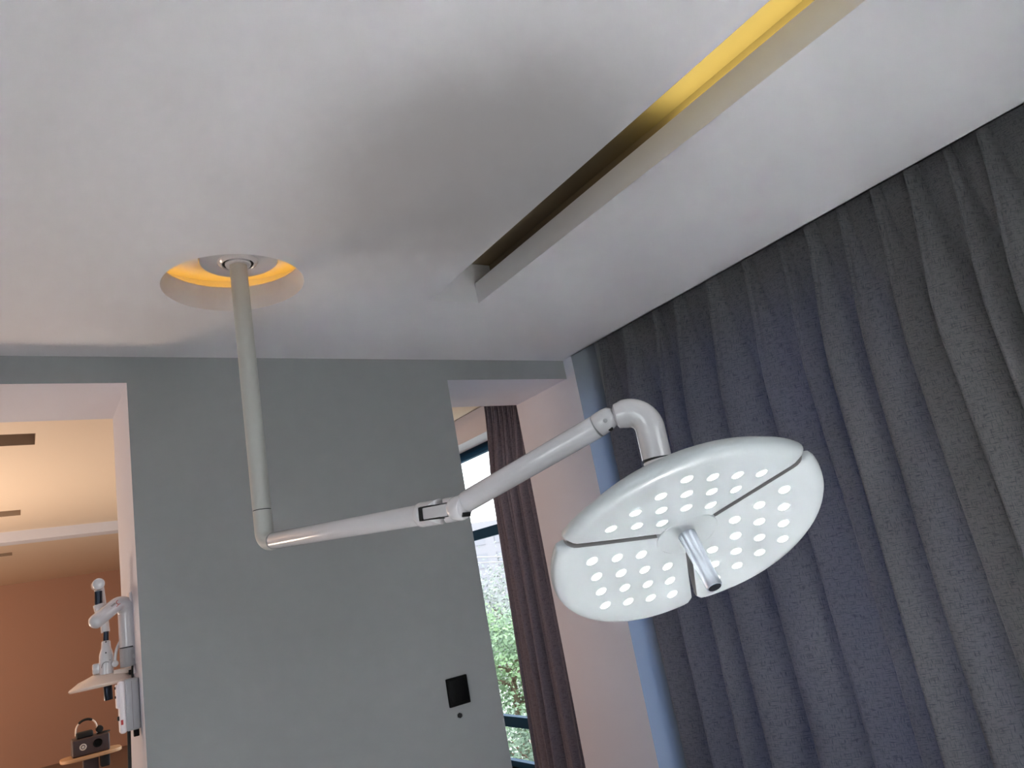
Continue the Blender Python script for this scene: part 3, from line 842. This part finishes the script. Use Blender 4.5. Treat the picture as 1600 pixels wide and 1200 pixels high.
# ================================================================== STAND AND DEVICE IN THE ROOM BEYOND
YS = 6.0
st = empty('equipment_stand', (.40, 6.1, 0), 'wooden topped stand in the brown room seen through the left opening', 'stand')
zt = P(140, 1180, Y=YS).z
mb = MB(); n = 40; prof = []
L0, L1, Wd = .225, .585, .13
ring = []
for k in range(n):
    a = 2*PI*k/n; c, s = math.cos(a), math.sin(a)
    ring.append(((L0+L1)/2+(L1-L0)/2*math.copysign(abs(c)**.6, c), YS+.12+Wd*math.copysign(abs(s)**.6, s)))
v = [(x, y, zt-.022) for x, y in ring]+[(x, y, zt) for x, y in ring]
mb.add(v, [tuple(reversed(range(n))), tuple(range(n, 2*n))]+[(k, (k+1) % n, n+(k+1) % n, n+k) for k in range(n)])
mb.build('tabletop', M['wood'], st, bevel=.004)
mb = MB(); mb.box(.355, .445, YS+.07, YS+.16, .04, zt-.022); mb.build('column', M['devbrown'], st, bevel=.006)
mb = MB(); mb.box(.20, .60, YS-.08, YS+.32, 0, .04); mb.build('base', M['blackmatt'], st, bevel=.01)
mb = MB(); mb.box(.455, .51, YS+.05, YS+.13, zt-.10, zt-.022); mb.build('bracket', M['blackmatt'], st, bevel=.01)
dv = empty('projector', (.43, 6.1, zt), 'dark brown boxy device with round silver emblem on the wooden stand', 'device')
xa = P(113, 1180, Y=YS+.03).x; xb = P(172, 1165, Y=YS+.03).x; hh = .108
mb = MB(); mb.box(xa, xb, YS+.03, YS+.20, zt, zt+hh); body = mb.build('casing', M['devbrown'], dv, bevel=.010, seg=3)
ec = V((xa+.062, YS+.029, zt+.056))
mb = MB(); lathe(mb, [(.013, .001), (.017, .003), (.021, .001), (.021, 0), (.013, 0)], ec, (0, -1, 0), 32); lathe(mb, [(.0001, .002), (.008, .002), (.009, 0)], ec, (0, -1, 0), 24)
mb.build('emblem', M['devsteel'], dv, smooth=.6)
lc = V((xb-.07, YS+.029, zt+.060))
mb = MB(); lathe(mb, [(.0001, .001), (.020, .001), (.023, .004), (.026, .004), (.027, 0)], lc, (0, -1, 0), 32); mb.build('lens', M['black'], dv, smooth=.6)
# headset lying on the device
hs = empty('headset', (xa+.1, YS+.1, zt+hh), 'black head-worn loupe with curved band lying on the brown device', 'headset')
zz = zt+hh
mb = MB(); mb.box(xa+.025, xa+.125, YS+.05, YS+.13, zz, zz+.038); mb.build('visor', M['blackmatt'], hs, bevel=.012, seg=3)
mb = MB(); pth = [(xa+.088+.062*math.cos(t), YS+.10, zz+.045+.065*math.sin(t)) for t in [PI*.30+PI*.45*i/14 for i in range(15)]]
tube(mb, pth, [.004]+[.008]*13+[.004], 12); mb.build('head_band', M['blackmatt'], hs, smooth=.8)
mb = MB()
tube(mb, [(xa+.088+.062*math.cos(q), YS+.10, zz+.045+.065*math.sin(q)) for q in [PI*.75+PI*.25*i/8 for i in range(9)]]+[(xa+.026, YS+.10, zz+.02)], .005, 10)
mb.build('band_strut', M['cream'], hs, smooth=.8); mb = MB()
tube(mb, [(xa+.088+.062*math.cos(q), YS+.10, zz+.045+.065*math.sin(q)) for q in [PI*.30-PI*.30*i/8 for i in range(9)]]+[(xa+.150, YS+.10, zz+.01)], .005, 10)
mb.build('band_strut', M['cream'], hs, smooth=.8)
mb = MB(); cyl(mb, (xa+.165, YS+.08, zz+.030), (xa+.165, YS+.13, zz+.030), .022, .004, 24); tube(mb, bez([(xa+.15, YS+.1, zz+.004), (xa+.19, YS+.07, zz+.005), (xa+.225, YS+.1, zz+.005), (xa+.19, YS+.13, zz+.005), (xa+.15, YS+.1, zz+.006)]), .004, 8)
mb.build('adjusting_knob', M['blackmatt'], hs, smooth=.7)

# ================================================================== OUTDOORS
GZ = EYE-7.0
mb = MB(); mb.box(-60, 90, -60, 120, GZ-.3, GZ); struct(mb.build('ground', M['ground']), 'ground outside, far below the windows')
mb = MB(); mb.box(XL-.15, XO-.02, YN-.15, YFAR+.15, GZ, -.11)
struct(mb.build('wall_lower_storey', M['build']), 'storey below the rooms')
def tree(x, y, ztop, rx, rz, leafm, label, seed, nleaf=2600, ls=.06, gap=.0):
    rnd = random.Random(seed)
    r = empty('tree', (x, y, GZ), label, 'tree', 'trees outside the window')
    mb = MB(); zc = ztop-rz
    tube(mb, [(x, y, GZ), (x+.05, y, (GZ+zc)/2), (x, y+.05, zc)], [.16, .12, .07], 10)
    for k in range(9):
        a = rnd.uniform(0, 2*PI); e = rnd.uniform(.1, 1); b = V((x, y, zc-rz*.4+rnd.uniform(0, rz*.6)))
        tube(mb, [b, b+V((math.cos(a)*rx*.4, math.sin(a)*rx*.4, e*rz*.3)), b+V((math.cos(a)*rx*.8, math.sin(a)*rx*.8, e*rz*.65))], [.045, .03, .012], 6)
    mb.build('trunk', M['bark'], r, smooth=.8)
    mb = MB()
    clumps = []
    for k in range(46):
        while True:
            p = V((rnd.uniform(-1, 1), rnd.uniform(-1, 1), rnd.uniform(-1, 1)))
            if .25 < p.length < 1: break
        clumps.append(V((x+p.x*rx, y+p.y*rx, zc+p.z*rz)))
    for k in range(nleaf):
        c = rnd.choice(clumps); s = rx*.24
        p = c+V((rnd.gauss(0, s), rnd.gauss(0, s), rnd.gauss(0, s*.8)))
        a = V((rnd.uniform(-1, 1), rnd.uniform(-1, 1), rnd.uniform(-.6, .6))).normalized(); b = a.orthogonal().normalized()
        b = (b+a.cross(b)*rnd.uniform(-1, 1)).normalized(); L = ls*rnd.uniform(.7, 1.4)
        mb.add([p, p+a*L*.5+b*L*.28, p+a*L, p+a*L*.5-b*L*.28], [(0, 1, 2, 3)])
    mb.build('foliage', leafm, r)
def along(px, dist):
    d = ray(px, 1000); h = math.hypot(d.x, d.y); return d.x/h*dist, d.y/h*dist
x, y = along(792, 15); tree(x, y, EYE-.80, 1.15, 1.25, M['leafA'], 'bright green leafy tree outside the window beyond the right opening', 11, 9000, .085)
x, y = along(806, 26); tree(x, y, EYE-.0, 2.2, 1.6, M['leafB'], 'hazy pale tree top standing behind the bright green tree', 12, 9000, .13)
x, y = along(818, 10.5); tree(x, y, EYE-1.75, .85, 1.0, M['leafC'], 'blue-green tree outside, lower than and in front of the bright green tree', 13, 8000, .07)
bd = empty('apartment_building', (along(800, 60)[0], along(800, 60)[1], GZ), 'pale hazy apartment tower behind the trees', 'building')
bx, by = along(812, 60); mb = MB(); mb.box(bx-3.2, bx+6, by, by+10, GZ, EYE+4.2); mb.build('wall', M['build'], bd)
hazy = mat('hazy_window', srgb(128, 130, 140), .4)  # haze put into the window tone too
for fz in range(4):
    for fx in range(4):
        mb = MB(); mb.box(bx-2.6+fx*1.9, bx-1.6+fx*1.9, by-.05, by+.02, EYE-3+fz*1.8, EYE-1.9+fz*1.8)
        mb.build('window', hazy, bd)
for k, (ya, yb) in enumerate(((872, 868), (881, 876))):
    a = P(700, ya, D=12); b = P(860, yb, D=11)
    dd = (b-a); mb = MB(); tube(mb, [a-dd*3, a, b, b+dd*3], .010, 6)
    tag(mb.build('overhead_wire', M['boxgrey']), ['upper', 'lower'][k]+' thin overhead wire crossing outside the window', 'wire', 'overhead wires')
